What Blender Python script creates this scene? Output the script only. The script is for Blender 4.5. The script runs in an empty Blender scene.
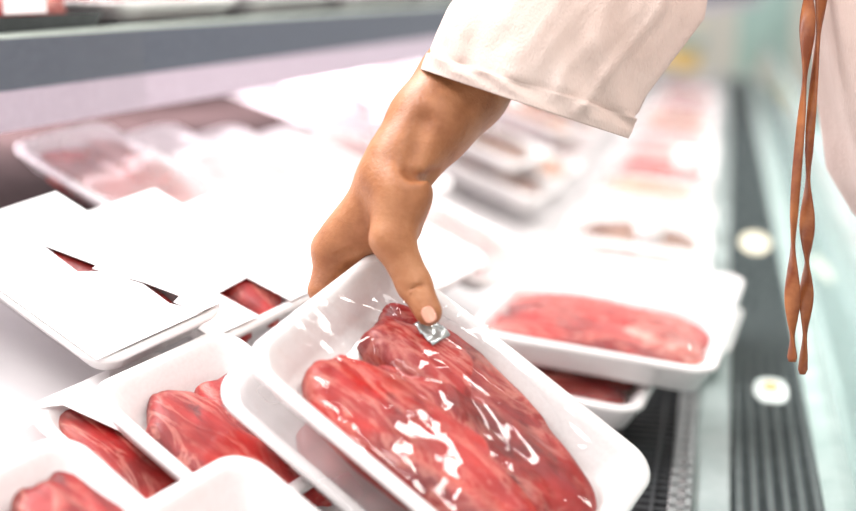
import bpy, bmesh, math, random
import numpy as np
from mathutils.bvhtree import BVHTree
from mathutils import Vector, Matrix, noise
random.seed(7)
SC = bpy.context.scene
COL = SC.collection
R_ = math.radians

# ------------------------------------------------------------------ camera
F = 1190.0
TH, PH = math.atan(285.5 / F), None
PH = math.atan(300.0 * math.cos(TH) / F)
FW = Vector((-math.sin(PH) * math.cos(TH), math.cos(PH) * math.cos(TH), -math.sin(TH)))
RT = Vector((math.cos(PH), math.sin(PH), 0))
UP = RT.cross(FW)
CAM = Vector((0, 0, 1.25))
cd = bpy.data.cameras.new('camera')
cam = bpy.data.objects.new('camera', cd)
COL.objects.link(cam)
cam.matrix_world = Matrix((( RT.x, UP.x, -FW.x, CAM.x), (RT.y, UP.y, -FW.y, CAM.y), (RT.z, UP.z, -FW.z, CAM.z), (0, 0, 0, 1)))
cd.sensor_width = 36
cd.lens = F / 856 * 36
cd.clip_start = 0.02
cd.dof.use_dof = True
cd.dof.focus_distance = 0.97
cd.dof.aperture_fstop = 1.9
SC.camera = cam

def at(x, y, d):
    return CAM + (FW + RT * ((x - 428) / F) - UP * ((y - 255.5) / F)) * d

# ------------------------------------------------------------------ light
w = bpy.data.worlds.new('world'); SC.world = w; w.use_nodes = True
wb = w.node_tree.nodes['Background']
wb.inputs[0].default_value = (1.0, 0.965, 0.96, 1)
wb.inputs[1].default_value = 0.75

def area(name, loc, rot, sx, sy, power, col):
    l = bpy.data.lights.new(name, 'AREA'); l.shape = 'RECTANGLE'; l.size = sx; l.size_y = sy
    l.energy = power; l.color = col
    o = bpy.data.objects.new(name, l); COL.objects.link(o); o.location = loc; o.rotation_euler = rot
    return o
area('ceiling_strip_light', (1.03, 2.6, 3.2), (0, 0, 0), 0.20, 5.0, 95, (1, .97, .93))
area('ceiling_strip_light', (-1.9, 2.0, 3.2), (0, R_(-20), 0), 0.5, 5.0, 215, (1, .96, .96))
area('ceiling_strip_light', (0.2, -0.8, 2.9), (R_(35), 0, 0), 1.2, 0.5, 12, (1, .97, .95))
area('shelf_strip_light', (-0.78, 2.3, 1.080), (0, R_(-12), R_(-9.6)), 0.05, 3.2, 12, (1, .86, .93))
SC.view_settings.view_transform = 'Standard'
SC.view_settings.look = 'None'
SC.view_settings.exposure = 0.28
SC.view_settings.gamma = 1

# ------------------------------------------------------------------ helpers
def link(name, me, mat=None, parent=None):
    o = bpy.data.objects.new(name, me); COL.objects.link(o)
    if mat: me.materials.append(mat)
    if parent: o.parent = parent
    return o
def empty(name, label, cat, M=None, group=None):
    o = bpy.data.objects.new(name, None); COL.objects.link(o)
    o.empty_display_size = .05
    o['label'] = label; o['category'] = cat
    if group: o['group'] = group
    if M is not None: o.matrix_world = M
    return o
def tag(o, label, cat, group=None, kind=None):
    o['label'] = label; o['category'] = cat
    if group: o['group'] = group
    if kind: o['kind'] = kind
    return o
def mesh(name, vs, fs, smooth=True):
    me = bpy.data.meshes.new(name); me.from_pydata([tuple(v) for v in vs], [], fs)
    bm = bmesh.new(); bm.from_mesh(me); bmesh.ops.recalc_face_normals(bm, faces=bm.faces[:]); bm.to_mesh(me); bm.free()
    if smooth:
        for p in me.polygons: p.use_smooth = True
    me.update(); return me
class MB:
    def __init__(s): s.v = []; s.f = []
    def add(s, vs, fs):
        n = len(s.v); s.v += [Vector(v) for v in vs]; s.f += [tuple(i + n for i in f) for f in fs]
    def box(s, a, b, M=None):
        x0, y0, z0 = a; x1, y1, z1 = b
        vs = [Vector(p) for p in ((x0,y0,z0),(x1,y0,z0),(x1,y1,z0),(x0,y1,z0),(x0,y0,z1),(x1,y0,z1),(x1,y1,z1),(x0,y1,z1))]
        if M is not None: vs = [M @ v for v in vs]
        s.add(vs, [(0,3,2,1),(4,5,6,7),(0,1,5,4),(1,2,6,5),(2,3,7,6),(3,0,4,7)])
    def loft(s, loops, cap0=True, cap1=True):
        n = len(loops[0]); b = len(s.v)
        for l in loops: s.v += [Vector(p) for p in l]
        for k in range(len(loops) - 1):
            for i in range(n):
                j = (i + 1) % n
                s.f.append((b+k*n+i, b+k*n+j, b+(k+1)*n+j, b+(k+1)*n+i))
        if cap0: s.f.append(tuple(b + i for i in range(n))[::-1])
        if cap1: s.f.append(tuple(b + (len(loops)-1)*n + i for i in range(n)))
    def tube(s, pts, rs, n=10):
        loops = []
        for k, p in enumerate(pts):
            p = Vector(p); d = (Vector(pts[min(k+1, len(pts)-1)]) - Vector(pts[max(k-1, 0)])).normalized()
            a = d.orthogonal().normalized() if k == 0 else (a - d * a.dot(d)).normalized()
            c = d.cross(a); r = rs[k] if isinstance(rs, (list, tuple)) else rs
            loops.append([p + (a*math.cos(2*math.pi*i/n) + c*math.sin(2*math.pi*i/n))*r for i in range(n)])
        s.loft(loops)
    def build(s, name, mat, parent=None, smooth=False, bevel=0):
        o = link(name, mesh(name, s.v, s.f, smooth), mat, parent)
        if bevel:
            m = o.modifiers.new('bevel', 'BEVEL'); m.width = bevel; m.segments = 2; m.limit_method = 'ANGLE'
        return o

# ------------------------------------------------------------------ materials
def mat(name, col, rough=.5, metal=0, **kw):
    m = bpy.data.materials.new(name); m.use_nodes = True
    b = m.node_tree.nodes['Principled BSDF']
    b.inputs['Base Color'].default_value = (*col, 1); b.inputs['Roughness'].default_value = rough
    b.inputs['Metallic'].default_value = metal
    for k, v in kw.items(): b.inputs[k].default_value = v
    return m
class NT:
    def __init__(s, m): s.t = m.node_tree; s.b = s.t.nodes.get('Principled BSDF')
    def n(s, typ, **kw):
        x = s.t.nodes.new(typ)
        for k, v in kw.items():
            if k in x.inputs: x.inputs[k].default_value = v
            else: setattr(x, k, v)
        return x
    def l(s, a, b): s.t.links.new(a, b)
    def coords(s, scale):
        tc = s.n('ShaderNodeTexCoord'); mp = s.n('ShaderNodeMapping'); mp.inputs['Scale'].default_value = scale
        s.l(tc.outputs['Object'], mp.inputs[0]); return mp.outputs[0]
    def noise(s, vec, scale, detail=4, rough=.6, dist=0):
        x = s.n('ShaderNodeTexNoise', Scale=scale, Detail=detail, Roughness=rough, Distortion=dist); s.l(vec, x.inputs['Vector']); return x.outputs['Fac']
    def ramp(s, fac, stops):
        r = s.n('ShaderNodeValToRGB'); e = r.color_ramp.elements
        while len(e) < len(stops): e.new(.5)
        for i, (p, c) in enumerate(stops): e[i].position = p; e[i].color = (*c, 1) if len(c) == 3 else c
        s.l(fac, r.inputs[0]); return r.outputs[0]
    def mix(s, fac, a, b, typ='MIX'):
        x = s.n('ShaderNodeMixRGB', blend_type=typ)
        for v, i in ((fac, 0), (a, 1), (b, 2)):
            if isinstance(v, (int, float)): x.inputs[i].default_value = v
            elif isinstance(v, tuple): x.inputs[i].default_value = (*v, 1)
            else: s.l(v, x.inputs[i])
        return x.outputs[0]
    def bump(s, h, strength, dist=.001):
        x = s.n('ShaderNodeBump', Strength=strength, Distance=dist); s.l(h, x.inputs['Height'])
        return x.outputs[0]

def noisy(name, c0, c1, scale, rough=.5, bump=0, stretch=(1,1,1), **kw):
    m = mat(name, c0, rough, **kw); t = NT(m); v = t.coords(stretch); f = t.noise(v, scale)
    t.l(t.ramp(f, [(.35, c0), (.65, c1)]), t.b.inputs['Base Color'])
    if bump: t.l(t.bump(f, bump), t.b.inputs['Normal'])
    return m

M_FOAM = noisy('white_foam', (.84, .81, .80), (.88, .86, .85), 260, .42, .15)
M_BLACK = noisy('black_plastic', (.018, .02, .022), (.035, .037, .04), 60, .4)
M_DARKMETAL = noisy('dark_coated_steel', (.05, .065, .068), (.08, .10, .10), 40, .35)
M_RAIL = noisy('grey_price_rail', (.075, .088, .115), (.095, .11, .14), 120, .35, .1)
M_RAIL2 = noisy('lilac_white_channel', (.50, .42, .50), (.55, .47, .55), 90, .3)
M_EDGE = noisy('pale_green_edge', (.50, .58, .52), (.56, .64, .58), 60, .3)
M_STEEL = noisy('brushed_steel', (.5, .52, .52), (.62, .64, .64), 30, .3, .1, metal=.8)
M_WHITE = noisy('white_enamel', (.28, .38, .355), (.38, .48, .45), 20, .3)
M_TEAL = noisy('teal_grey_panel', (.28, .42, .41), (.36, .5, .49), 8, .3)
M_BACK = noisy('dim_rear_liner', (.06, .042, .042), (.09, .07, .066), 10, .9, **{'Specular IOR Level': .1})
M_GRIP = noisy('grey_green_lip', (.30, .36, .35), (.38, .44, .43), 20, .35)

def meat_mat(name, dark, mid, light, fat, veins=.5, seed=0):
    m = mat(name, mid, .48); t = NT(m)
    tc = t.n('ShaderNodeTexCoord'); mp = t.n('ShaderNodeMapping'); mp.inputs['Location'].default_value = (seed*3.1, seed*1.7, seed)
    t.l(tc.outputs['Object'], mp.inputs[0])
    m2 = t.n('ShaderNodeMapping'); m2.inputs['Scale'].default_value = (.42, 1.15, 1); t.l(mp.outputs[0], m2.inputs[0])
    v = m2.outputs[0]
    base = t.noise(v, 42, 8, .68, .8)
    c = t.ramp(base, [(.32, dark), (.45, mid), (.66, light)])
    big = t.ramp(t.noise(mp.outputs[0], 16, 3, .5, .4), [(.36, (.42, .36, .36)), (.58, (1, 1, 1))])
    c = t.mix(.85, c, big, 'MULTIPLY')
    # fat veins: thin iso-lines of a distorted noise
    a = t.noise(v, 27, 7, .66, 1.1)
    sub = t.n('ShaderNodeMath', operation='SUBTRACT'); t.l(a, sub.inputs[0]); sub.inputs[1].default_value = .5
    ab = t.n('ShaderNodeMath', operation='ABSOLUTE'); t.l(sub.outputs[0], ab.inputs[0])
    vein = t.ramp(ab.outputs[0], [(0.0, (1, 1, 1)), (.014, (.7, .7, .7)), (.045, (0, 0, 0))])
    amt = t.ramp(t.noise(v, 12, 2), [(.38, (0, 0, 0)), (.56, (1, 1, 1))])
    vm = t.mix(1, vein, amt, 'MULTIPLY')
    k = t.mix(veins, (0, 0, 0), vm, 'MIX')
    c = t.mix(k, c, fat)
    # larger pale fat islands
    isl = t.ramp(t.noise(v, 17, 3, .5, 1.0), [(.585, (0, 0, 0)), (.68, (1, 1, 1))])
    k2 = t.mix(veins * .8, (0, 0, 0), isl)
    c = t.mix(k2, c, fat)
    t.l(c, t.b.inputs['Base Color'])
    fine = t.noise(v, 170, 4, .6)
    t.l(t.bump(fine, .5, .0015), t.b.inputs['Normal'])
    t.b.inputs['Subsurface Weight'].default_value = .08
    t.b.inputs['Subsurface Radius'].default_value = (.01, .002, .001)
    return m
RED = meat_mat('red_marbled_beef', (.07, .0015, .002), (.30, .006, .006), (.46, .020, .016), (.74, .32, .25), .55, 0)
RED2 = meat_mat('bright_red_beef', (.16, .003, .003), (.42, .010, .009), (.54, .030, .022), (.78, .34, .27), .5, 3)
PINK = meat_mat('pink_cut_meat', (.34, .03, .025), (.56, .09, .07), (.70, .22, .17), (.86, .56, .48), .5, 6)
ORANGE = meat_mat('orange_marinated_meat', (.34, .09, .03), (.52, .19, .07), (.66, .32, .16), (.9, .7, .5), .4, 9)
BROWN = meat_mat('brown_cooked_meat', (.07, .03, .02), (.20, .09, .06), (.38, .22, .16), (.8, .65, .5), .3, 12)

def film_mat(name, haze, refl=.0, bump=.18, rough=.05, scale=15):
    m = bpy.data.materials.new(name); m.use_nodes = True; t = NT(m)
    t.t.nodes.remove(t.b); out = t.t.nodes['Material Output']
    v = t.coords((.25, 1.5, 1))
    h = t.noise(v, scale, 2, .5, .8); bp = t.bump(h, bump, .006)
    tr = t.n('ShaderNodeBsdfTransparent'); tr.inputs[0].default_value = (.98, .98, .98, 1)
    df = t.n('ShaderNodeBsdfDiffuse'); df.inputs[0].default_value = (.95, .92, .92, 1)
    gl = t.n('ShaderNodeBsdfGlossy'); gl.inputs['Roughness'].default_value = rough; t.l(bp, gl.inputs['Normal'])
    lw = t.n('ShaderNodeLayerWeight', Blend=.5); t.l(bp, lw.inputs['Normal'])
    pw = t.n('ShaderNodeMath', operation='POWER'); t.l(lw.outputs['Facing'], pw.inputs[0]); pw.inputs[1].default_value = 4.0
    fr = t.n('ShaderNodeMath', operation='MULTIPLY_ADD'); t.l(pw.outputs[0], fr.inputs[0]); fr.inputs[1].default_value = .55; fr.inputs[2].default_value = .045
    mx = t.n('ShaderNodeMixShader')
    hz = t.ramp(t.noise(t.coords((1, 1, 1)), 14, 2), [(.3, (haze*.7,)*3), (.7, (min(1, haze*1.2),)*3)])
    t.l(hz, mx.inputs[0]); t.l(tr.outputs[0], mx.inputs[1]); t.l(df.outputs[0], mx.inputs[2])
    m2 = t.n('ShaderNodeMixShader')
    ad = t.n('ShaderNodeMath', operation='ADD'); t.l(fr.outputs[0], ad.inputs[0]); ad.inputs[1].default_value = refl
    t.l(ad.outputs[0], m2.inputs[0]); t.l(mx.outputs[0], m2.inputs[1]); t.l(gl.outputs[0], m2.inputs[2])
    t.l(m2.outputs[0], out.inputs['Surface'])
    return m
FILM = film_mat('clear_cling_film', .0)
FILM_MID = film_mat('misted_cling_film', .32)  # part-white film, a weaker glare mixed into the colour
FILM_GLARE = film_mat('fogged_cling_film', .86, .05, .2)  # glare on the film put in as white diffuse colour

# ------------------------------------------------------------------ meat trays
def rrect(L, W, r, z, n=10, s=0):
    """rounded rectangle loop; corners at +-L/2, +-W/2"""
    r = max(r, .002); pts = []
    for cx, cy, a0 in ((L/2-r, W/2-r, 0), (-L/2+r, W/2-r, 90), (-L/2+r, -W/2+r, 180), (L/2-r, -W/2+r, 270)):
        for k in range(n + 1):
            a = R_(a0 + 90*k/n); pts.append(Vector((cx + r*math.cos(a), cy + r*math.sin(a), z)))
    return pts
def foam_tray_mesh(L, W, H):
    r = .026; m = MB()
    steps = [(.030, -H), (.022, -H), (.018, -H+.002), (.004, -.008), (.0, -.005), (-.0005, -.002), (.002, 0), (.007, .0002), (.010, -.0015), (.013, -.005),
             (.027, -H+.007), (.031, -H+.0035), (.038, -H+.003)]
    loops = [rrect(L-2*d, W-2*d, max(r-d*.45, .008), z) for d, z in steps]
    m.loft(loops)
    return mesh('foam_tray', m.v, m.f, True)
def sq2rr(u, v, L, W, p=5.0):
    """square [-1,1]^2 to a rounded rectangle"""
    a = max(abs(u), abs(v))
    if a < 1e-9: return 0, 0
    k = a / (abs(u)**p + abs(v)**p)**(1/p)
    return u*k*L/2, v*k*W/2
def film_mesh(L, W, H, humps, crinkle=0.0, seed=0, N=56, M=40, thumb=None, meats=()):
    vs = []; fs = []
    bv = [BVHTree.FromPolygons([v.co for v in me.vertices], [tuple(p.vertices) for p in me.polygons]) for me in meats]
    def over(x, y):
        h = -1
        for b_ in bv:
            for dx, dy in ((0, 0), (.0025, 0), (-.0025, 0), (0, .0025), (0, -.0025)):
                r = b_.ray_cast(Vector((x+dx, y+dy, .2)), Vector((0, 0, -1)))
                if r[0]: h = max(h, r[0].z)
        return h + .0010
    for j in range(M + 1):
        for i in range(N + 1):
            u, v = -1 + 2*i/N, -1 + 2*j/M
            x, y = sq2rr(u, v, L-.004, W-.004)
            e = (1-u*u)*(1-v*v); z = .0012 - .004*min(1, e*2)
            for (hx, hy, hl, hw, hh) in humps:
                q = ((x-hx)/hl)**2 + ((y-hy)/hw)**2
                z = max(z, hh - .004*q) if q < 1.2 else z
            a = max(abs(u), abs(v))
            z += crinkle*min(1, (1-a)*6)*(noise.noise(Vector((x*18+seed, y*60, seed*2.3)))*.5 + noise.noise(Vector((x*45, y*130, seed)))*.25)
            if thumb:
                d = Vector((x-thumb[0], y-thumb[1])); rr = d.length; ang = math.atan2(d.y, d.x)
                z += (1-min(1, a**8)) * .0032*math.exp(-(rr/.05)**2)*(math.sin(ang*9+1) - .6) * min(1, rr/.012)
                z -= .004*math.exp(-(rr/.014)**2)
            z = max(z, over(x, y))
            if thumb:
                q = ((x+.012)/.080)**2 + ((y-.050)/.026)**2
                if q < 1: z = max(z, .0042*min(1, (1-q)*3) - .001 + .00007*math.sin(y*2*math.pi/.0085 + x*22)*min(1, (1-q)*2) + .0002*noise.noise(Vector((x*30, y*30, 1))))
            vs.append((x, y, z))
    W1 = N + 1
    for j in range(M):
        for i in range(N): fs.append((j*W1+i, j*W1+i+1, (j+1)*W1+i+1, (j+1)*W1+i))
    # skirt: film pulled down round the outside walls
    ring = [i for i in range(N)] + [j*W1+N for j in range(M)] + [M*W1+N-i for i in range(N)] + [(M-j)*W1 for j in range(M)]
    prev = ring
    for d, z in ((-.0015, -.004), (.003, -.010), (.0165, -H+.001)):
        cur = []
        for q in ring:
            x, y, _ = vs[q]; sx = (L-2*d)/(L-.004); sy = (W-2*d)/(W-.004)
            cur.append(len(vs)); vs.append((x*sx, y*sy, z))
        n = len(ring)
        for k in range(n): fs.append((prev[k], prev[(k+1) % n], cur[(k+1) % n], cur[k]))
        prev = cur
    return mesh('cling_film', vs, fs, True)
def meat_mesh(cx, cy, L, W, z0, h, rot=0, seed=0, lobes=.10, ridges=.0, NA=120, NR=36):
    """a slice of meat: domed, lobed, with lengthwise folds"""
    vs = []; fs = []; cr, sr = math.cos(rot), math.sin(rot)
    top = []
    for k in range(NR + 1):
        t = k / NR
        for i in range(NA):
            a = 2*math.pi*i/NA; ca, sa = math.cos(a), math.sin(a)
            p = 2.7; rr = (abs(ca)**p + abs(sa)**p)**(-1/p)
            rr *= 1 + lobes*noise.noise(Vector((ca*1.6+seed, sa*1.6, seed*.7))) * 1.6 + lobes*.4*noise.noise(Vector((ca*5+seed, sa*5, seed)))
            s = math.sin(t*math.pi/2)
            x, y = ca*rr*L/2*s, sa*rr*W/2*s
            prof = (1 - t**3.2)
            z = h*(.35 + .65*prof) if t < 1 else h*.35
            z *= (1 - .0*t)
            g = noise.noise(Vector((x*18+seed, y*44, seed*1.3))); g2 = noise.noise(Vector((x*60, y*110+seed, 2.2)))
            z += ridges*(g - .35*abs(g)*2) * min(1, (1-t)*4 + .15) + ridges*.22*g2
            vs.append((cx + x*cr - y*sr, cy + x*sr + y*cr, z0 + z))
    # underside
    for tt, zz in ((1.0, .12), (.93, 0)):
        b = NR*NA
        for i in range(NA):
            x, y, _ = vs[b+i]; vs.append((cx + (x-cx)*tt, cy + (y-cy)*tt, z0 + h*zz))
    for k in range(NR + 2):
        for i in range(NA):
            j = (i+1) % NA; fs.append((k*NA+i, k*NA+j, (k+1)*NA+j, (k+1)*NA+i))
    fs.append(tuple((NR+2)*NA+i for i in range(NA)))
    me = mesh('meat_slice', vs, fs, True)
    bm = bmesh.new(); bm.from_mesh(me); bmesh.ops.remove_doubles(bm, verts=bm.verts[:], dist=1e-6); bm.to_mesh(me); bm.free()
    return me
def rot(al, be, yaw):
    return Matrix.Rotation(R_(al), 4, 'Y') @ Matrix.Rotation(R_(yaw), 4, 'Z') @ Matrix.Rotation(R_(be), 4, 'X')
_cache = {}
def tray(M, L, W, H, slices, film, label, group=None, seed=0, crinkle=.003, fine=False, thumb=None, cat='meat tray', humps=None, name='meat_tray'):
    root = empty(name, label, cat, M, group)
    key = (L, W, H)
    if key not in _cache: _cache[key] = foam_tray_mesh(L, W, H); _cache[key].materials.append(M_FOAM)
    o = link('foam_tray', _cache[key]); o.parent = root
    hp = []; mes = []
    for s in slices:
        cx, cy, l, wd, h, r, mt, rg = s
        me = meat_mesh(cx, cy, l, wd, -H+.004, h, R_(r), seed=seed+cx*31+cy*17, ridges=rg, NA=180 if fine else 72, NR=60 if fine else 20, lobes=.10)
        link('meat_slice', me, mt, root); mes.append(me)
        hp.append((cx, cy, l*.45, wd*.42, -H+.004+h*.8))
    if film:
        link('cling_film', film_mesh(L, W, H, humps if humps is not None else hp, crinkle, seed, *( (150, 100) if fine else (44, 32)), thumb=thumb, meats=mes), film, root)
    return root
def at_corner(px, py, d, Rm, L, W):
    """matrix of a tray whose near-left rim corner lies at the given point"""
    M = Rm.copy(); c = at(px, py, d) - Rm.to_3x3() @ Vector((-L/2, -W/2, 0)); M.translation = c; return M

# held tray
RH = Matrix(((.82697, .33866, .4488), (-.14553, .89997, -.41095), (-.54308, .27453, .79353)))
MH = RH.to_4x4(); MH.translation = (-.17218, .80757, .93011)
HELD_L, HELD_W = .282, .18
MH = MH @ Matrix.Translation((-.004, 0, 0))
held = tray(MH, HELD_L, HELD_W, .034,
    [(.000, -.036, .206, .082, .031, 3, RED2, .003), (.010, .024, .216, .092, .031, -8, RED, .004), (-.044, .028, .105, .056, .0335, 14, RED2, .003)],
    FILM, 'white foam tray of marbled red steaks gripped and lifted by the hand', seed=2, crinkle=.0022, fine=True, thumb=(-.070, .045))
M_SILVER = mat('silver_grey_film', (.55, .60, .60), .25, .6)
tb = MB(); gn = 9
for j in range(gn):
    for i in range(gn):
        u, q = i/(gn-1), j/(gn-1); tb.v.append(Vector((-.071 + .022*u + .004*q, .036 + .020*q - .004*u, .0062 + .0032*noise.noise(Vector((u*4, q*4, .3))) + .0022*math.sin(u*7+q*3)*.5)))
tb.f = [(j*gn+i, j*gn+i+1, (j+1)*gn+i+1, (j+1)*gn+i) for j in range(gn-1) for i in range(gn-1)]
tbo = tb.build('film_tab', M_SILVER, held, True); sd_ = tbo.modifiers.new('s', 'SOLIDIFY'); sd_.thickness = .0008
def S(L, W, m, m2=None, h=.026, k=1.0, sx=.010):
    return [(sx, -W*.13, L*.70*k, W*.44, h, 3, m, .004), (sx+.004, W*.17, L*.72*k, W*.44, h*.95, -5, m2 or m, .004)]
def off(M, x, y, z, rz=0, rx=0, ry=0):
    return M @ Matrix.Translation((x, y, z)) @ Matrix.Rotation(R_(rz), 4, 'Z') @ Matrix.Rotation(R_(rx), 4, 'X') @ Matrix.Rotation(R_(ry), 4, 'Y')
def hit(M, px, py, z):
    """point of the plane z=const of frame M that lies along the given sight line, in M's coordinates"""
    I = M.inverted(); o = I @ CAM; d = (I.to_3x3() @ (at(px, py, 1) - CAM)); k = (z - o.z)/d.z; return o + d*k
def stacked(M, px, py, z, L, W, rz=0):
    """a tray in frame M at height z, turned rz, with its near-left rim corner on the given sight line"""
    p = hit(M, px, py, z); Rr = Matrix.Rotation(R_(rz), 4, 'Z'); c = p - Rr.to_3x3() @ Vector((-L/2, -W/2, 0))
    return M @ Matrix.Translation(c) @ Rr
FP = rot(27, 0, -16) @ Matrix.Rotation(R_(13), 4, 'X'); FP.translation = at(90, 380, .90)     # frame of the near pile
def T(px, py, z, L, W, sl, film, label, seed, rz=0, H=.032, **k):
    return tray(stacked(FP, px, py, z, L, W, rz), L, W, H, sl, film, label, seed=seed, **k)
tray(stacked(MH, 208, 389, -.057, .285, .19), .285, .19, .034, S(.285, .195, RED, h=.020), FILM_MID, 'white foam tray lying directly under the tray being lifted', seed=5)
T(82, 389, -.006, .172, .156, S(.172, .165, RED2, RED, k=1.18, sx=.015), FILM, 'open looking white tray of red meat just left of the lifted tray', 8)
t3 = T(20, 408, -.043, .25, .150, [(-.015, -.040, .215, .045, .027, 0, RED2, .003), (-.045, .015, .15, .06, .026, 10, RED, .003)], FILM, 'white tray showing only a narrow strip of red meat near the left edge', 11)
M_GLARE_LABEL = noisy('white_paper_wrap', (.86, .84, .84), (.90, .88, .88), 12, .5)  # white of sheets imitating film glare; also serves the box label
m = MB(); m.loft([[Vector((x, y, z)) for x, y in ((-.121, -.068), (-.117, -.068), (-.108, -.048), (-.060, -.030), (.121, -.024), (.121, .068), (-.060, .068), (-.061, .010), (-.104, -.004), (-.121, .010))] for z in (.0026, .0032)]); m.build('paper_label', M_GLARE_LABEL, t3)
T(-125, 520, -.003, .25, .150, S(.25, .165, RED2, RED, k=1.15, sx=-.01), FILM, 'white tray in the bottom left corner with dark red meat', 13)
T(70, 545, .034, .25, .155, S(.25, .155, RED), FILM, 'white foam tray at the bottom edge, nearest of the left pile', 15)

# ------------------------------------------------------------------ shingled rows of trays on the sloping deck
M_GLARE_LABEL = noisy('white_paper_wrap', (.86, .84, .84), (.90, .88, .88), 12, .5)  # same white for the glare sheets and the box label
LB = rot(18, 0, -22); LB.translation = at(90, 382, .93)
def lattice(i, j, sl, film, label, seed, group=None, dz=0, be=15, du=-.02, dv=0, L=.25, W=.138, glare=None, rz=0):
    M = LB @ Matrix.Translation((i*.262 + du, j*.125 + dv, dz)) @ Matrix.Rotation(R_(be), 4, 'X') @ Matrix.Translation((L/2, W/2, 0)) @ Matrix.Rotation(R_(rz), 4, 'Z')
    t = tray(M, L, W, .030, sl, film, label, group, seed=seed)
    for q, pl in enumerate(glare or ()):
        m = MB(); m.loft([[Vector((x, y, z + q*.0012)) for x, y in pl] for z in (.0026, .0032)]); m.build('paper_label', M_GLARE_LABEL, t)  # white sheet cut to the outline of the film glare
    return t
FULL = [(-.122, -.078), (.122, -.078), (.122, .078), (-.122, .078)]
KA = dict(du=.018, dz=.017)
WIDE = [(.0, -.024, .210, .054, .025, 1, RED2, .002), (.0, .024, .210, .054, .025, -1, RED, .002)]
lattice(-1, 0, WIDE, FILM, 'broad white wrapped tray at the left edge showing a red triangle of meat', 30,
        glare=[[(-.120, -.068), (.120, -.068), (.120, .040), (.093, .027), (.057, .029), (.020, .016), (.008, -.002), (-.047, .001), (-.120, -.015)],
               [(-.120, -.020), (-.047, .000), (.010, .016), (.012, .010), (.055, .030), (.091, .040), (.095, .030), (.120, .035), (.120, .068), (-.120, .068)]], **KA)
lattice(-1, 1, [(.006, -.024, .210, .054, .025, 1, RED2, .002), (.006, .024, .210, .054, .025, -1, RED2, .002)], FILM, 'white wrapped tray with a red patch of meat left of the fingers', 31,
        glare=[[(-.120, -.068), (.120, -.068), (.120, -.012), (.070, -.016), (.066, .024), (.120, .028), (.120, .068), (-.120, .068)]], **KA)
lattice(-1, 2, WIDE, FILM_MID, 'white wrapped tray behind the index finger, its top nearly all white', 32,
        glare=[[(-.120, -.068), (.120, -.068), (.120, .068), (-.055, .068), (-.060, .050), (-.090, .040), (-.120, .060)]], **KA)
lattice(-1, 3, S(.25, .165, PINK), FILM_GLARE, 'fogged white tray just behind the knuckles', 33)
lattice(-1, 4, S(.25, .165, PINK, RED2), FILM_GLARE, 'fogged white tray behind the wrist', 34)
lattice(-1, 5, S(.25, .165, PINK), FILM_MID, 'misted pale tray in the gap right of the wrist', 35)
ORD = ['first', 'second', 'third', 'fourth', 'fifth', 'sixth', 'seventh', 'eighth', 'ninth', 'tenth', 'eleventh', 'twelfth', 'thirteenth', 'fourteenth', 'fifteenth', 'sixteenth']
for q, (j, f, mt_) in enumerate(((2.45, FILM_MID, RED2), (3.45, FILM_GLARE, PINK), (4.45, FILM_GLARE, PINK), (5.45, FILM_GLARE, RED2), (6.45, FILM_MID, PINK))):
    lattice(-2, j, S(.25, .165, mt_, PINK, k=1.05, sx=-.01), f, 'pale blurred tray of pink meat beneath the shelf, %s from the left' % ORD[q], 50+j, 'trays in the row beneath the shelf', dz=-.016, du=-.022)

# ------------------------------------------------------------------ front row stack on the right
def flat(x, y, z, L, W, sl, film, label, seed, group=None, al=4, be=3, yaw=-6, H=.036, **k):
    M = Matrix.Translation((x, y, z)) @ rot(al, be, yaw); return tray(M, L, W, H, sl, film, label, group, seed=seed, **k)
DECK = [(-1.25, 1.069), (-1.05, 1.069), (-.52, .897), (-.44, .845), (-.20, .750), (-.034, .742), (-.030, .759), (.06, .759)]
def deck_z(x):
    for (a, b), (c, d) in zip(DECK, DECK[1:]):
        if a <= x <= c: return b + (d-b)*(x-a)/(c-a)
    return .742
def settle(root, L, W, H, gap=.001):
    M = root.matrix_world.copy(); lo = 9
    for u in (-1, -.5, 0, .5, 1):
        for v in (-1, 0, 1):
            for ins, z in ((.022, -H), (.004, -.010)):
                p = M @ Vector((u*(L/2-ins), v*(W/2-ins), z)); lo = min(lo, p.z - deck_z(p.x))
    M.translation.z += gap - lo; root.matrix_world = M
RW = (.27, .20)
t = flat(-.100, 1.275, .784, *RW, S(*RW, RED), FILM, 'tray underneath the large front edge tray', 22); t.location.x -= .085; bpy.context.view_layer.update(); settle(t, *RW, .036)
zt = t.matrix_world.translation.z
flat(-.113, 1.300, zt + .0400, *RW, [(-.009, -.036, .245, .094, .0335, 3, RED2, .005), (-.006, .037, .245, .094, .0335, -4, RED2, .005), (.06, .0, .10, .14, .0350, 20, PINK, .005), (-.06, .0, .08, .12, .0345, -30, RED2, .004)], FILM, 'large white tray of red meat at the front edge beside the air grille', 21, crinkle=.004)
t = flat(-.097, 1.55, .784, *RW, S(*RW, PINK), FILM, 'lower tray of the second stack along the front edge', 24, al=3, be=2); settle(t, *RW, .036)
flat(-.098, 1.55, t.matrix_world.translation.z + .043, *RW, S(*RW, PINK), FILM_GLARE, 'blurred white tray directly behind the large front edge tray', 23)
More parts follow.
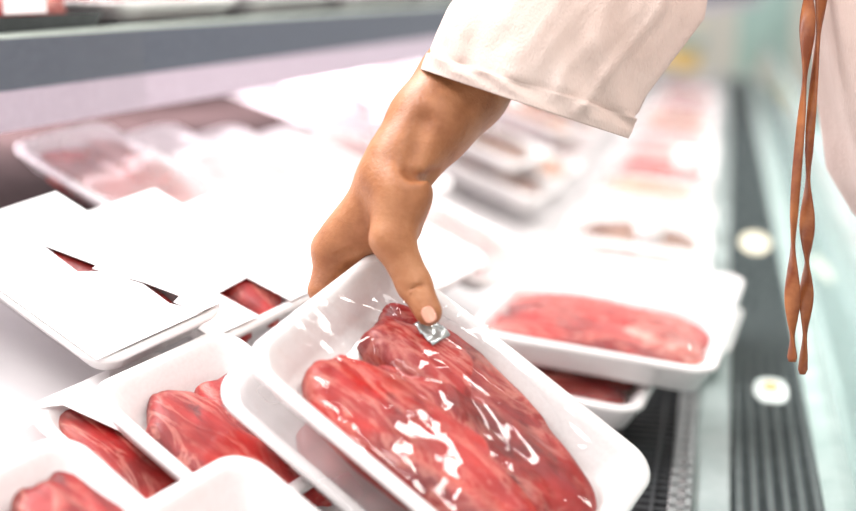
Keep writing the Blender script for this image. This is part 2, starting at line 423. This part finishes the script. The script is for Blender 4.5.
# further along the case
kinds = [('pink', PINK), ('orange', ORANGE), ('brown', BROWN), ('red', RED2)]
rr = random.Random(5)
CNT = {}
def far_pack(x, y, kd, film, al, yaw, where, lift=0):
    CNT[where] = CNT.get(where, 0) + 1
    kn, mm = kinds[kd]; L, W = .25, .18
    t = flat(x, y, .9, L, W, [(0, 0, L*.80, W*.76, .036, 0, mm, .008)], film, 'blurred pack of %s meat, %s along the %s' % (kn, ORD[CNT[where]-1], where), rr.random()*50, '%s packs further along the %s' % (kn, where), al=al, be=rr.uniform(0, 5), yaw=yaw)
    settle(t, L, W, .036, .001 + lift)
for k in range(16):
    y = 1.82 + k*.235
    if k < 13: far_pack(-.128 + rr.uniform(-.006, .006), y, [0, 2, 0, 1, 3][k % 5], [FILM, FILM, FILM_MID, FILM][k % 4], 5, rr.uniform(-8, 2), 'front edge')
    if k > 1: far_pack(-.40 + rr.uniform(-.01, .01), y - .15, [1, 0, 2, 1, 0, 3][k % 6], [FILM, FILM_MID, FILM][k % 3], 19, rr.uniform(-12, -4), 'middle row')
    if 1 < k < 9 and k % 2 == 0: far_pack(-.40 + rr.uniform(-.03, .03), y - .13, [1, 2, 1][k//2 % 3], FILM, 19, rr.uniform(-18, 4), 'top layer of the middle row', .047)
    if 1 < k < 9: far_pack(-.71, y - .02, [0, 1, 0, 2][k % 4], [FILM_MID, FILM_GLARE][k % 2], 18, rr.uniform(-12, -4), 'rear row')

# ------------------------------------------------------------------ the refrigerated case
def struct(o): o['kind'] = 'structure'; return o
fl = MB(); fl.box((-6, -3, -.05), (6, 14, 0))
M_FLOOR = noisy('pale_grey_floor', (.42, .42, .39), (.50, .50, .46), 3, .18)
struct(fl.build('floor', M_FLOOR))
fw = MB(); fw.box((-6, 14, 0), (6, 14.1, 3.6)); struct(fw.build('wall_far', noisy('cream_far_wall', (.74, .72, .64), (.8, .78, .7), 2, .6)))
case = empty('display_case', 'long open chilled meat display case with black deck and front air grille', 'display case', Matrix.Translation((-.5, 2.6, 0)))
def cp(name, mb, m, **k):
    o = mb.build(name, m, None, **k); o.parent = case; o.matrix_parent_inverse = Matrix.Translation((.5, -2.6, 0)); return o
Y0, Y1 = .25, 6.2
m = MB(); m.box((-1.35, Y0, .02), (.20, Y1, .60)); cp('base_cabinet', m, M_WHITE)
# deck: flat shelf at the front, slope behind
m = MB()
prof = [(-.012, .742)] + DECK[:-2][::-1] + [(-1.25, .60), (-.012, .60)]
m.loft([[(x, y, z) for x, z in prof] for y in (Y0, Y1)]); cp('deck', m, noisy('light_steel_deck', (.60, .58, .58), (.68, .66, .66), 6, .35))
m = MB(); m.loft([[(x, y, z) for x, z in ((-.66, .9430), (-1.05, 1.0694), (-1.24, 1.0694), (-1.24, 1.0685), (-1.05, 1.0680), (-.66, .9415))] for y in (Y0, 2.1)]); cp('rear_mat', m, noisy('dark_brown_mat', (.035, .024, .022), (.06, .042, .04), 12, .95, **{'Specular IOR Level': .05}))  # dark sheet on the deck standing in for shade under the shelf
m = MB()
for k in range(58):
    y = .70 + k*.016
    m.box((-.135, y, .7448), (-.028, y+.006, .7500), Matrix.Identity(4))
for k in range(3): m.box((-.135 + k*.045, .70, .745), (-.131 + k*.045, 1.63, .752))
cp('deck_mat', m, M_BLACK)
# slotted steel stop at the deck edge
m = MB()
m.box((-.026, Y0, .742), (-.020, Y1, .7455)); m.box((-.026, Y0, .755), (-.020, Y1, .7575)); m.box((-.012, Y0, .742), (-.006, Y1, .7575))
for k in range(240):
    y = Y0 + k*.0245
    m.box((-.0255, y, .745), (-.0205, y+.008, .7565)); m.box((-.026, y+.003, .7555), (-.007, y+.008, .7575))
cp('slotted_stop', m, M_STEEL)
m = MB(); m.box((-.006, Y0, .60), (.032, Y1, .748)); cp('grille_ledge', m, M_GRIP, bevel=.004)
# air grille
m = MB(); m.box((.032, Y0, .60), (.118, Y1, .700)); cp('grille_channel', m, mat('dark_channel', (.01, .014, .015), .5))
for k in range(6):
    m = MB(); x = .036 + k*.0148; m.box((x, Y0, .738), (x+.0065, Y1, .750)); cp('grille_slat', m, noisy('grey_green_slat', (.30, .35, .34), (.38, .44, .43), 50, .4) if k == 0 else bpy.data.materials['grey_green_slat'])
m = MB()
for k in range(900):
    y = Y0 + k*.0062; m.box((.033, y, .746), (.117, y+.0015, .7512))
cp('grille_crossbars', m, M_DARKMETAL)
# front glass, bumper
m = MB(); m.loft([[(x, y, z) for x, z in ((.118, .60), (.118, .752), (.135, .757), (.20, .76), (.20, .60))] for y in (Y0, Y1)]); cp('front_sill', m, M_WHITE)
M_GLASS = mat('pale_green_front_glass', (.62, .80, .76), .06); M_GLASS.node_tree.nodes['Principled BSDF'].inputs['Transmission Weight'].default_value = .55
m = MB(); m.loft([[(x, y, z) for x, z in ((.148, .757), (.156, .757), (.206, .90), (.198, .90))] for y in (Y0, Y1)]); cp('front_glass', m, M_GLASS)
m = MB(); m.tube([(.204, Y0, .905), (.204, Y1, .905)], .012, 14); cp('front_rail', m, M_TEAL, smooth=True)
m = MB(); m.box((.20, Y0, .12), (.235, Y1, .74)); cp('front_panel', m, M_TEAL)
# rear liner and shelf, swung a little like the photo's shelf
SH = Matrix.Translation((-.7046, 1.0597, 0)) @ Matrix.Rotation(R_(-9.6), 4, 'Z')
def sh(mb): return mb
def sbox(m, a, b): m.box(a, b, SH)
m = MB(); sbox(m, (-.62, -1.0, .85), (-.58, 5.2, 2.0)); cp('rear_liner', m, M_BACK)
m = MB(); sbox(m, (-.58, -1.0, 1.145), (-.004, 5.2, 1.180)); cp('shelf_board', m, M_BLACK)
m = MB(); sbox(m, (-.005, -1.0, 1.131), (.004, 5.2, 1.183)); cp('price_rail', m, M_RAIL)
m = MB(); m.loft([[SH @ Vector((x, y, z)) for x, z in ((-.03, 1.0905), (.0045, 1.0905), (.0045, 1.131), (-.004, 1.131), (-.03, 1.100))] for y in (-1, 5.2)]); cp('lower_channel', m, M_RAIL2)
m = MB(); sbox(m, (-.02, -1.0, 1.183), (.004, 5.2, 1.187)); cp('shelf_edge', m, M_EDGE)
M_CLEAR = film_mat('clear_ticket_plastic', .0, -.03, .03)
m = MB(); sbox(m, (.0055, -1.0, 1.092), (.0068, .235, 1.184)); cp('ticket_cover', m, M_CLEAR)
m = MB(); sbox(m, (-.30, .205, 1.187), (.004, .208, 1.26)); cp('shelf_divider', m, M_CLEAR)
mt = bpy.data.materials.new('pink_white_tube'); mt.use_nodes = True
b = mt.node_tree.nodes['Principled BSDF']; b.inputs['Emission Color'].default_value = (1, .86, .93, 1); b.inputs['Emission Strength'].default_value = 5
m = MB(); m.tube([SH @ Vector((-.10, -1, 1.128)), SH @ Vector((-.10, 5.2, 1.128))], .012, 12); m.tube([SH @ Vector((-.40, -1, 1.128)), SH @ Vector((-.40, 5.2, 1.128))], .012, 12); cp('light_tube', m, mt, smooth=True)
# packs standing on the upper shelf, seen almost edge on
M_LID = M_CLEAR
def shelf_pack(x, y, L, W, H, mm, label, seed, yaw=0, tilt=0, h=None, film=FILM):
    M = SH @ Matrix.Translation((x, y, 1.1885 + H)) @ Matrix.Rotation(R_(yaw), 4, 'Z')
    return tray(M, L, W, H, [(0, 0, L*.70, W*.70, h or H*1.5, 0, mm, .005)], film, label, seed=seed)
def clear_box(x, y, label, mm):
    root = empty('clear_meat_box', label, 'plastic box', SH @ Matrix.Translation((x, y, 1.188)))
    L, W = .20, .27
    m = MB(); m.loft([rrect(L-.01, W-.01, .02, 0), rrect(L, W, .02, .014), rrect(L+.004, W+.004, .02, .016), rrect(L-.004, W-.004, .02, .016), rrect(L-.012, W-.012, .02, .002)]); m.build('black_base', M_BLACK, root)
    me = meat_mesh(0, 0, L*.86, W*.86, .003, .040, seed=x*9+y, ridges=.006); link('meat_cut', me, mm, root)
    m = MB(); m.loft([rrect(L, W, .02, .0165), rrect(L-.006, W-.006, .02, .050), rrect(L-.03, W-.03, .02, .056)], False, True); m.build('clear_lid', M_CLEAR, root, True)
    m = MB(); m.box((L/2-.004, -.03, .018), (L/2+.001, .03, .034)); m.build('paper_label', M_GLARE_LABEL, root)
    return root
clear_box(-.112, .065, 'clear box of dark red meat on the upper shelf, left of the clear divider', RED)
shelf_pack(-.12, .37, .20, .26, .026, RED2, 'red meat tray on the upper shelf just right of the clear divider', 61)
shelf_pack(-.12, .66, .20, .25, .030, BROWN, 'brown meat tray on the upper shelf, second right of the divider', 63)
shelf_pack(-.12, .95, .20, .26, .026, RED2, 'blurred red tray on the upper shelf, third right of the divider', 66)
shelf_pack(-.12, 1.28, .20, .26, .030, ORANGE, 'blurred orange tray on the upper shelf, left of the sleeve', 68)
# added round drums, their white tops standing in for blurred highlights
def tub(px, py, z, rad, where):  # adds a drum standing in for a blurred highlight
    d = (z + .045 - CAM.z) / (at(px, py, 1).z - CAM.z); p = CAM + (at(px, py, 1) - CAM)*d
    root = empty('lidded_tub', 'blurred round white-lidded tub %s' % where, 'tub', Matrix.Translation((p.x, p.y, z)), 'white lidded tubs on the far packs')
    ring = lambda rr_, zz: [Vector((rr_*math.cos(2*math.pi*i/32), rr_*math.sin(2*math.pi*i/32), zz)) for i in range(32)]
    m = MB(); m.loft([ring(rad*.8, 0), ring(rad*.95, .040), ring(rad*.9, .040)]); m.build('tub_body', M_FOAM, root, True)
    m = MB(); m.loft([ring(rad*.97, .0402), ring(rad*1.02, .041), ring(rad*1.02, .046), ring(rad*.98, .048), ring(rad*.9, .047)]); m.build('lid', mat('bright_white_lid', (.92, .91, .86), .25) if 'bright_white_lid' not in bpy.data.materials else bpy.data.materials['bright_white_lid'], root, True)
tub(650, 216, .812, .026, 'on the front edge packs, nearest of the tubs')
tub(688, 152, .812, .030, 'on the front edge packs, farther of the two tubs')
# flat discs added in place of blurred light reflections over the grille
M_ORG = mat('orange_print', (.80, .42, .12), .5)
def glint(px, py, a, b, col, label, dot=None):
    p = CAM + (at(px, py, 1) - CAM) * ((.7518 - CAM.z) / (at(px, py, 1).z - CAM.z))
    m = MB(); m.loft([[Vector((p.x + a*math.cos(2*math.pi*i/32)*(1 if dot is None else (abs(math.cos(2*math.pi*i/32))+.01)**-.4), p.y + b*math.sin(2*math.pi*i/32), z)) for i in range(32)] for z in (.7518, .7530)])
    root = empty('price_card', label, 'card', Matrix.Translation((p.x, p.y, .7518)))
    o = m.build('card', mat(label[:12].replace(' ', '_'), col, .4)); o.parent = root; o.matrix_parent_inverse = root.matrix_world.inverted()
    if dot:
        m = MB(); m.loft([[Vector((p.x + dot*math.cos(2*math.pi*i/24), p.y + .012 + dot*1.6*math.sin(2*math.pi*i/24), z)) for i in range(24)] for z in (.7530, .7536)])
        o = m.build('orange_spot', M_ORG); o.parent = root; o.matrix_parent_inverse = root.matrix_world.inverted()
glint(771, 391, .020, .045, (.80, .88, .85), 'white card with an orange spot lying on the air grille', .010)
glint(755, 243, .026, .085, (.85, .80, .62), 'round cream card lying on the far part of the air grille')
# far end of the shop: low fixtures beyond the case
def fixture(name, label, cat, x0, x1, y0, y1, h, col, panels=3):
    root = empty(name, label, cat, Matrix.Translation(((x0+x1)/2, (y0+y1)/2, 0)))
    def ad(n, mb, mt_):
        o = mb.build(n, mt_, None, bevel=.01); o.parent = root; o.matrix_parent_inverse = root.matrix_world.inverted()
    m = MB(); m.box((x0, y0, 0), (x1, y1, h)); ad('cabinet', m, noisy(name+'_paint', col, tuple(min(1, c*1.15) for c in col), 3, .4))
    m = MB(); m.box((x0-.03, y0-.03, h), (x1+.03, y1+.03, h+.05)); ad('top', m, M_WHITE)
    w_ = (x1-x0)/panels
    for k in range(panels):
        m = MB(); m.box((x0+k*w_+.04, y0-.02, .12), (x0+(k+1)*w_-.04, y0-.001, h-.08)); ad('panel', m, noisy(name+'_panel', tuple(c*.85 for c in col), col, 4, .3))
    return root
fixture('end_cabinet', 'pale cream cabinet at the far end of the aisle beyond the sleeve', 'cabinet', -1.1, -.16, 8.2, 8.9, 1.02, (.72, .66, .54))
fixture('produce_bin', 'warm yellow bin at the far end next to the cream cabinet', 'bin', -.62, -.14, 7.0, 7.5, .82, (.80, .56, .22), 2)
fixture('teal_cooler', 'teal grey cooler at the far end behind the air grille line', 'cooler', .08, .40, 7.6, 8.3, 1.22, (.40, .56, .52), 2)
fixture('white_freezer', 'long white green freezer across the aisle at the right', 'freezer', .62, 1.5, 6.4, 9.5, 1.0, (.62, .72, .68))

# ------------------------------------------------------------------ person
# distance-field modelling of arm and hand
SKIN = mat('tan_skin', (.60, .29, .15), .5)
t = NT(SKIN); v = t.coords((1, 1, 1)); n1 = t.noise(v, 26, 4, .6); n2 = t.noise(v, 420, 3, .6)
t.l(t.ramp(n1, [(.3, (.28, .098, .036)), (.5, (.41, .165, .068)), (.7, (.50, .23, .11))]), t.b.inputs['Base Color'])
n3 = t.noise(t.coords((1, 1, 1)), 95, 3, .6, 1.5)
t.l(t.bump(t.mix(.4, n2, n3), .6, .0016), t.b.inputs['Normal'])
t.b.inputs['Subsurface Weight'].default_value = .10; t.b.inputs['Subsurface Radius'].default_value = (.012, .005, .003)

def cone_sdf(G, a, b, ra, rb):
    a = np.array(a, dtype=np.float32); b = np.array(b, dtype=np.float32); ab = b - a
    tt = np.clip(((G - a) @ ab) / max(float(ab @ ab), 1e-9), 0, 1)
    return np.linalg.norm(G - a - tt[..., None]*ab, axis=-1) - (ra + (rb-ra)*tt)
def smin(a, b, k):
    h = np.clip(.5 + .5*(b-a)/k, 0, 1); return b*(1-h) + a*h - k*h*(1-h)
def surface_nets(f, lo, hs):
    s = f < 0; nx, ny, nz = f.shape
    cs = np.zeros((nx-1, ny-1, nz-1, 3), np.float32); cnt = np.zeros((nx-1, ny-1, nz-1), np.float32)
    corners = [(i, j, k) for i in (0, 1) for j in (0, 1) for k in (0, 1)]
    def sl(c): return tuple(slice(c[q], f.shape[q]-1+c[q]) for q in range(3))
    for ia, a in enumerate(corners):
        for b in corners[ia+1:]:
            if sum(abs(a[q]-b[q]) for q in range(3)) != 1: continue
            fa, fb = f[sl(a)], f[sl(b)]; cr = (fa < 0) != (fb < 0)
            tt = np.where(cr, fa/np.where(cr, fa-fb, 1), 0)
            for q in range(3): cs[..., q] += np.where(cr, a[q] + (b[q]-a[q])*tt, 0)
            cnt += cr
    act = cnt > 0; idx = -np.ones(act.shape, int); idx[act] = np.arange(act.sum())
    base = np.stack(np.nonzero(act), -1)
    V = (base + cs[act]/cnt[act][:, None])*hs + np.array(lo)
    Fc = []
    for ax in range(3):
        o1, o2 = [(1, 2), (2, 0), (0, 1)][ax]
        a = [slice(1, -1)]*3; a[ax] = slice(0, f.shape[ax]-1); b = list(a); b[ax] = slice(1, f.shape[ax])
        fa, fb = s[tuple(a)], s[tuple(b)]
        cr = np.stack(np.nonzero(fa != fb), -1)
        if len(cr) == 0: continue
        fl_ = fa[tuple(cr.T)]
        c = cr.copy()
        for q in range(3):
            if q != ax: c[:, q] += 1
        def g(d1, d2):
            e = c.copy(); e[:, o1] -= d1; e[:, o2] -= d2; return idx[tuple(e.T)]
        q4 = np.stack([g(1, 1), g(0, 1), g(0, 0), g(1, 0)], -1)
        q4[~fl_] = q4[~fl_][:, ::-1]
        Fc.append(q4)
    return V, np.concatenate(Fc)
def sdf_mesh(prims, hs, pad=.012, carve=()):
    P = np.array([list(p[0]) + [p[2]] for p in prims] + [list(p[1]) + [p[3]] for p in prims])
    lo = (P[:, :3] - P[:, 3:]).min(0) - pad; hi = (P[:, :3] + P[:, 3:]).max(0) + pad
    ax = [np.arange(lo[q], hi[q]+hs, hs, dtype=np.float32) for q in range(3)]
    f = np.full([len(a) for a in ax], .1, np.float32)
    def box(a, b, ra, rb, m):
        r = max(ra, rb) + m; l = np.minimum(a, b) - r; h = np.maximum(a, b) + r
        s = [slice(max(0, int((l[q]-lo[q])/hs)), int((h[q]-lo[q])/hs)+2) for q in range(3)]
        return tuple(s), np.stack(np.meshgrid(*[ax[q][s[q]] for q in range(3)], indexing='ij'), -1)
    for a, b, ra, rb, k in prims:
        s, G = box(np.array(a), np.array(b), ra, rb, .03); d = cone_sdf(G, a, b, ra, rb).astype(np.float32)
        f[s] = smin(f[s], d, k)
    for a, b, ra, rb, k in carve:
        s, G = box(np.array(a), np.array(b), ra, rb, .02); d = cone_sdf(G, a, b, ra, rb)
        f[s] = -smin(-f[s], d, k)
    return surface_nets(f, lo, hs)
def hl(x, y, z): return MH @ Vector((x, y, z))     # a point in the held tray's own frame
D = FW
def dpl(x, y):
    n = RH.col[2]; r = at(x, y, 1) - CAM; return (MH.translation - CAM).dot(n)/r.dot(n)
wr = at(401, 163, .957)
K = {}
K['i'] = at(333, 249, .971)
K['m'] = K['i'] + D*.020 + (at(340, 245, .98) - at(335, 243, .98))
K['r'] = K['i'] + D*.040 + (at(350, 245, .98) - at(335, 243, .98))
K['p'] = K['i'] + D*.057 + (at(366, 238, .98) - at(335, 243, .98))
pr = []
def cap(a, b, ra, rb, k=.012): pr.append((Vector(a), Vector(b), ra, rb, k))
shoulder = Vector((.15, 1.22, 1.43)); elbow = at(575, -85, 1.05)
f1, f2 = at(463, 86, .990), at(430, 124, .972)
cap(shoulder, elbow, .046, .040, .03)
for off in (-.011, .011):
    cap(elbow + D*off, f1 + D*off, .039, .0325, .02)
    cap(f1 + D*off, f2 + D*off, .0325, .0285, .02)
    cap(f2 + D*off, wr + D*off*1.1, .0285, .0225, .02)
    cap(wr + D*off*1.1, at(390, 182, .953) + D*off*1.2, .0225, .023, .02)
wb0 = at(388, 184, .950)
for kk, r0, r1, off in (('i', .0175, .0185, -.004), ('m', .0175, .016, .012), ('r', .016, .0155, .024), ('p', .0145, .014, .034)):
    cap(wb0 + D*off, K[kk], r0, r1, .014)
cap(at(372, 214, .957), at(352, 236, .968), .019, .017, .014)
# thumb
T0 = dpl(428, 322)
cmc, mcp, ip, tip = at(403, 194, T0-.002), at(392, 238, T0-.006), at(414, 284, T0-.008), at(428.5, 312, T0-.0185)
cap(wb0, cmc, .020, .0205, .014); cap(cmc, mcp, .0195, .0170, .014); cap(mcp, ip, .0158, .0133, .008); cap(ip, tip, .0130, .0108, .006)
cap(at(409, 205, .945), at(404, 228, .945), .015, .014, .012)
# web between thumb and first finger
cap(at(384, 226, .955), at(350, 243, .968), .0125, .0135, .012)
# fingers, curled under the tray
for kk, ofy, rr in (('i', .040, .0088), ('m', .054, .0092), ('r', .067, .0088), ('p', .077, .0078)):
    ln = {'i': 1, 'm': 1.08, 'r': 1.0, 'p': .8}[kk]
    pip = hl(-.154, ofy, -.036); dip = hl(-.154 + .026*ln, ofy+.001, -.0457); tp = hl(-.154 + .049*ln, ofy + .002, -.0455)
    cap(K[kk], pip, rr*1.45, rr*1.18, .007); cap(pip, dip, rr*1.1, rr, .003); cap(dip, tp, rr, rr*.82, .003)
carve = [(at(424, 284, T0-.0205), at(405, 291, T0-.0215), .0016, .0014, .0016), (at(422, 289, T0-.0225), at(411, 295, T0-.0215), .0007, .0007, .0014),
         (at(366, 248, .9445), at(336, 257, .9525), .0024, .0012, .006), (at(424, 120, .928), at(411, 168, .913), .0020, .0030, .014),
         (at(433, 181, .945), at(412, 177, .912), .0050, .0010, .012), (at(427, 205, .938), at(418, 190, .930), .0008, .0005, .003), (at(424, 214, .938), at(414, 200, .929), .0008, .0005, .003)]
V, Q = sdf_mesh(pr, .0022, carve=carve)
# torso, neck, head, legs on a coarser grid, same mesh
pr2 = []
def cap2(a, b, ra, rb, k=.05): pr2.append((Vector(a), Vector(b), ra, rb, k))
for y in (1.05, 1.22): cap2((.41, y, .92), (.32, y, 1.18), .09, .085); cap2((.32, y, 1.18), (.24, y, 1.34), .085, .085)
cap2((.20, .96, 1.43), (.20, 1.26, 1.43), .055, .055); cap2((.20, 1.12, 1.42), (.13, 1.12, 1.55), .06, .05); cap2((.10, 1.12, 1.64), (.13, 1.12, 1.70), .080, .088)
cap2((.035, 1.12, 1.625), (.05, 1.12, 1.61), .012, .03, .02)
for y in (1.05, 1.22):
    cap2((.42, y, .90), (.45, y+.0, .50), .085, .058); cap2((.45, y, .50), (.47, y, .09), .055, .038); cap2((.47, y, .045), (.30, y, .035), .042, .033, .03)
cap2((.20, .96, 1.43), (.28, .86, 1.16), .046, .04); cap2((.28, .86, 1.16), (.35, .95, .98), .036, .028); cap2((.35, .95, .98), (.37, 1.0, .92), .03, .022)
V2, Q2 = sdf_mesh(pr2, .009, pad=.06)
vs = np.concatenate([V, V2]); fs = np.concatenate([Q, Q2 + len(V)])
person = empty('person', 'person in a loose cream coat reaching down into the meat case from the right', 'person', Matrix.Translation((.42, 1.12, 0)))
PI = Matrix.Translation((-.42, -1.12, 0))
def pp(o, par=None): o.parent = par or person; o.matrix_parent_inverse = PI; return o
body = pp(link('body', mesh('body', vs.tolist(), fs.tolist(), True), SKIN))
sm = body.modifiers.new('smooth', 'SMOOTH'); sm.factor = .5; sm.iterations = 3
# thumb nail: a curved plate set on the thumb's viewer-facing side
nail_c = at(429, 315, T0-.0300); ax = (tip - ip).normalized(); nrm = -(FW - ax*FW.dot(ax)).normalized()
nrm = (nrm + RT*.10 - UP*.0).normalized(); sd = ax.cross(nrm).normalized(); nrm = sd.cross(ax)
vs = []; fs = []
for j in range(13):
    for i in range(11):
        u, q = -1 + 2*i/10, -1 + 2*j/12
        x, y = sq2rr(u, q, .0105, .0135, 2.8)
        vs.append(nail_c + sd*x + ax*y + nrm*(.0016 - 42*x*x - 10*y*y*(1 if y > 0 else .3)) )
for j in range(12):
    for i in range(10): fs.append((j*11+i, j*11+i+1, (j+1)*11+i+1, (j+1)*11+i))
M_NAIL = mat('pale_pink_nail', (.62, .30, .21), .25)
nl = pp(link('thumbnail', mesh('thumbnail', vs, fs), M_NAIL))
so = nl.modifiers.new('s', 'SOLIDIFY'); so.thickness = .0012
# hair
m = MB(); 
def ell(c, rx, ry, rz, n=20, k=12):
    return [[Vector((c[0]+rx*math.sin(math.pi*q/k)*math.cos(2*math.pi*i/n), c[1]+ry*math.sin(math.pi*q/k)*math.sin(2*math.pi*i/n), c[2]+rz*math.cos(math.pi*q/k))) for i in range(n)] for q in range(k+1)]
m.loft(ell((.155, 1.12, 1.70), .095, .098, .105)); m.loft(ell((.215, 1.12, 1.60), .05, .08, .12)); pp(m.build('hair', noisy('dark_brown_hair', (.04, .02, .012), (.09, .05, .03), 60, .5, .4), None, True))
# coat
CLOTH = mat('cream_woven_cloth', (.62, .50, .42), .85); t = NT(CLOTH)
v = t.coords((1, 1, 1)); a = t.noise(v, 9, 4, .6); 
t.l(t.ramp(a, [(.3, (.58, .44, .38)), (.7, (.72, .59, .53))]), t.b.inputs['Base Color'])
wv = t.noise(t.coords((1, 1, .25)), 700, 2, .5); wl = t.noise(t.coords((1, 1, 1)), 45, 5, .6, .5); t.l(t.bump(t.mix(.55, wv, wl), .8, .0030), t.b.inputs['Normal'])
t.b.inputs['Sheen Weight'].default_value = .3
def front_x(z):
    pts = [(.70, .262), (.90, .262), (.96, .215), (1.02, .138), (1.07, .106), (1.15, .088), (1.22, .074), (1.30, .064), (1.40, .08), (1.48, .13)]
    for (z0, x0), (z1, x1) in zip(pts, pts[1:]):
        if z <= z1: return x0 + (x1-x0)*max(0, (z-z0)/(z1-z0))
    return pts[-1][1]
loops = []
for k in range(46):
    z = .62 + (1.50-.62)*k/45; fx = front_x(z); hw = .235 - .04*max(0, (z-1.3)/.2); 
    bx = .56 if z < 1.0 else .56 - (z-1.0)*.44
    if z > 1.42: hw *= 1 - (z-1.42)*4.2; bx -= (z-1.42)*.9
    cx, rx = (fx+bx)/2, (bx-fx)/2; lp = []
    for i in range(96):
        a = 2*math.pi*i/96; p = 2.4; rr = (abs(math.cos(a))**p + abs(math.sin(a))**p)**(-1/p)
        fold = .006*math.sin(a*9 + z*5)*max(0, min(1, (1.3-z)*4)) + .004*noise.noise(Vector((math.cos(a)*4, math.sin(a)*4, z*5)))
        lp.append((cx + (rx+fold)*rr*math.cos(a), 1.14 + (hw+fold)*rr*math.sin(a), z))
    loops.append(lp)
m = MB(); m.loft(loops); coat = pp(m.build('coat', CLOTH, None, True))
# sleeve: wide, flattened, open at the cuff
import mathutils
def sleeve_loops(inner=0):
    stations = [  # centre px, half width px (screen vector), depth, depth half width
        (525, 104, 102, 34, .985, .050), (528, 97, 103, 34, .986, .051), (531, 89, 103, 33, .988, .052), (533.5, 84, 103.5, 32, .989, .0505), (542, 64, 105, 31, .993, .052), (558, 38, 109, 30, 1.0, .054), (589, -5, 115, 24, 1.012, .058), (604, -58, 112, 6, 1.035, .066), (606, -105, 98, -26, 1.062, .078), (608, -135, 84, -40, 1.09, .080)]
    out = []; n = 120
    for q, (cx, cy, hx, hy, d, dh) in enumerate(stations):
        c = at(cx, cy, d); d -= .010; c = at(cx, cy, d); A = (at(cx+hx, cy+hy, d) - c); VD = (c-CAM).normalized()
        A = A*(1 - inner/A.length); B = VD*(dh+.010-inner); lp = []
        for i in range(n):
            a = 2*math.pi*i/n; ca, sa = math.cos(a), math.sin(a)
            # pointed at the hanging (right) side, round over the arm
            yy = (abs(sa)**(.62 if ca < .1 else .62 + .38*min(1, (ca-.1)*2)))*(1 if sa > 0 else -1) * (1 - .62*max(0, ca)**1.3)
            pt = c + A*ca + B*yy
            u = ca
            f = noise.noise(Vector((u*2.5, q*.30, 3.0 if sa < 0 else 9)))*.010*(min(1, q/3)) + noise.noise(Vector((u*7, q*.9, 5)))*.004*min(1, q/2)
            lp.append(pt + B.normalized()*f*(1-abs(ca)**6))
        out.append(lp)
    return out
lo = sleeve_loops()
# refine along the sleeve
def refine(lo, n=6):
    out = []
    for a, b in zip(lo, lo[1:]):
        for k in range(n): out.append([Vector(p).lerp(Vector(q), k/n) for p, q in zip(a, b)])
    out.append(lo[-1]); return out
lr = refine(lo)
cen = lambda l: sum((Vector(p) for p in l), Vector())/len(l)
for r, l in enumerate(lr):
    c = cen(l)
    hem = -.0014 if 16 <= r <= 18 else (.0012 if r < 16 else 0)
    for i, p in enumerate(l):
        d = (p-c).normalized(); ca = math.cos(2*math.pi*i/120); sa = math.sin(2*math.pi*i/120)
        wv = 0
        if sa < 0:
            s = r/len(lr)
            wv = .0065*math.exp(-((ca - .42 - s*.25)/.05)**2)*min(1, r/10)               # seam ridge
            wv += .0028*math.sin((ca*3.0 + s*6.0)*3.1 + 1.2*math.sin(s*9+ca*4))*min(1, r/14)
            wv += .0022*math.sin(ca*58 + r*.3)*math.exp(-((ca-.50)/.13)**2)*math.exp(-((r-11)/9)**2)
        l[i] = p + d*hem - FW*wv
inner = []
for l in lr:
    c = cen(l); inner.append([c + (p-c)*(1 - .0022/max((p-c).length, .01)) for p in l])
m = MB(); m.loft(inner[::-1] + lr, False, False)
n0 = 120; tot = len(m.v)
# close the rim at the cuff: last inner loop (index 0 of lr side) to first outer loop is part of the loft already; close the shoulder end
m.f += [(i, (i+1) % n0, tot-n0+(i+1) % n0, tot-n0+i) for i in range(n0)]
slv = pp(m.build('sleeve', CLOTH, None, True))
# upper sleeve to the shoulder
m = MB(); m.tube([elbow.lerp(shoulder, -.22), elbow.lerp(shoulder, -.12), elbow, elbow.lerp(shoulder, .3), elbow.lerp(shoulder, .65), shoulder, shoulder + Vector((.05, -.05, -.02))], [.055, .075, .082, .080, .084, .086, .06], 24); pp(m.build('upper_sleeve', CLOTH, None, True))
m = MB(); m.tube([(.20, 1.02, 1.42), (.20, .945, 1.42), (.235, .90, 1.30), (.28, .855, 1.16), (.32, .895, 1.05), (.35, .945, .98), (.36, .97, .96)], [.06, .072, .070, .066, .064, .060, .04], 28); pp(m.build('pocketed_sleeve', CLOTH, None, True))
# hanging belt cords: twisted tan leather
LEATH = noisy('tan_leather', (.22, .055, .018), (.42, .145, .045), 45, .4, .2)
def strand(p0, p1, tw, ph, w=.0050):
    loops = []
    N = 90
    for k in range(N+1):
        s = k/N; c = p0.lerp(p1, s) + Vector((.002*math.sin(s*7+ph), .002*math.cos(s*5+ph), 0))
        a = ph + tw*s + .8*math.sin(s*6.0+ph); ww = w*(1 + .25*math.sin(s*9+ph)); ww *= .6 if k in (0, N) else 1
        A = RT*math.cos(a) + FW*math.sin(a); B = -RT*math.sin(a) + FW*math.cos(a)
        loops.append([c + A*ww*math.cos(q*math.pi/6) + B*.0019*math.sin(q*math.pi/6) for q in range(12)])
    m = MB(); m.loft(loops); return m
for (a, b, tw, ph) in ((at(808, -40, .958), at(790, 362, .945), 11.5, .2), (at(821, -40, .965), at(800.5, 375, .948), 13.0, 1.5)):
    pp(strand(a, b, tw, ph).build('belt_cord', LEATH, None, True))
m = MB(); kn = at(815, -44, .965); m.loft(ell(kn, .012, .012, .016)); m.tube([kn, kn + Vector((.05, .10, .03))], .006, 10); pp(m.build('belt_knot', LEATH, None, True))
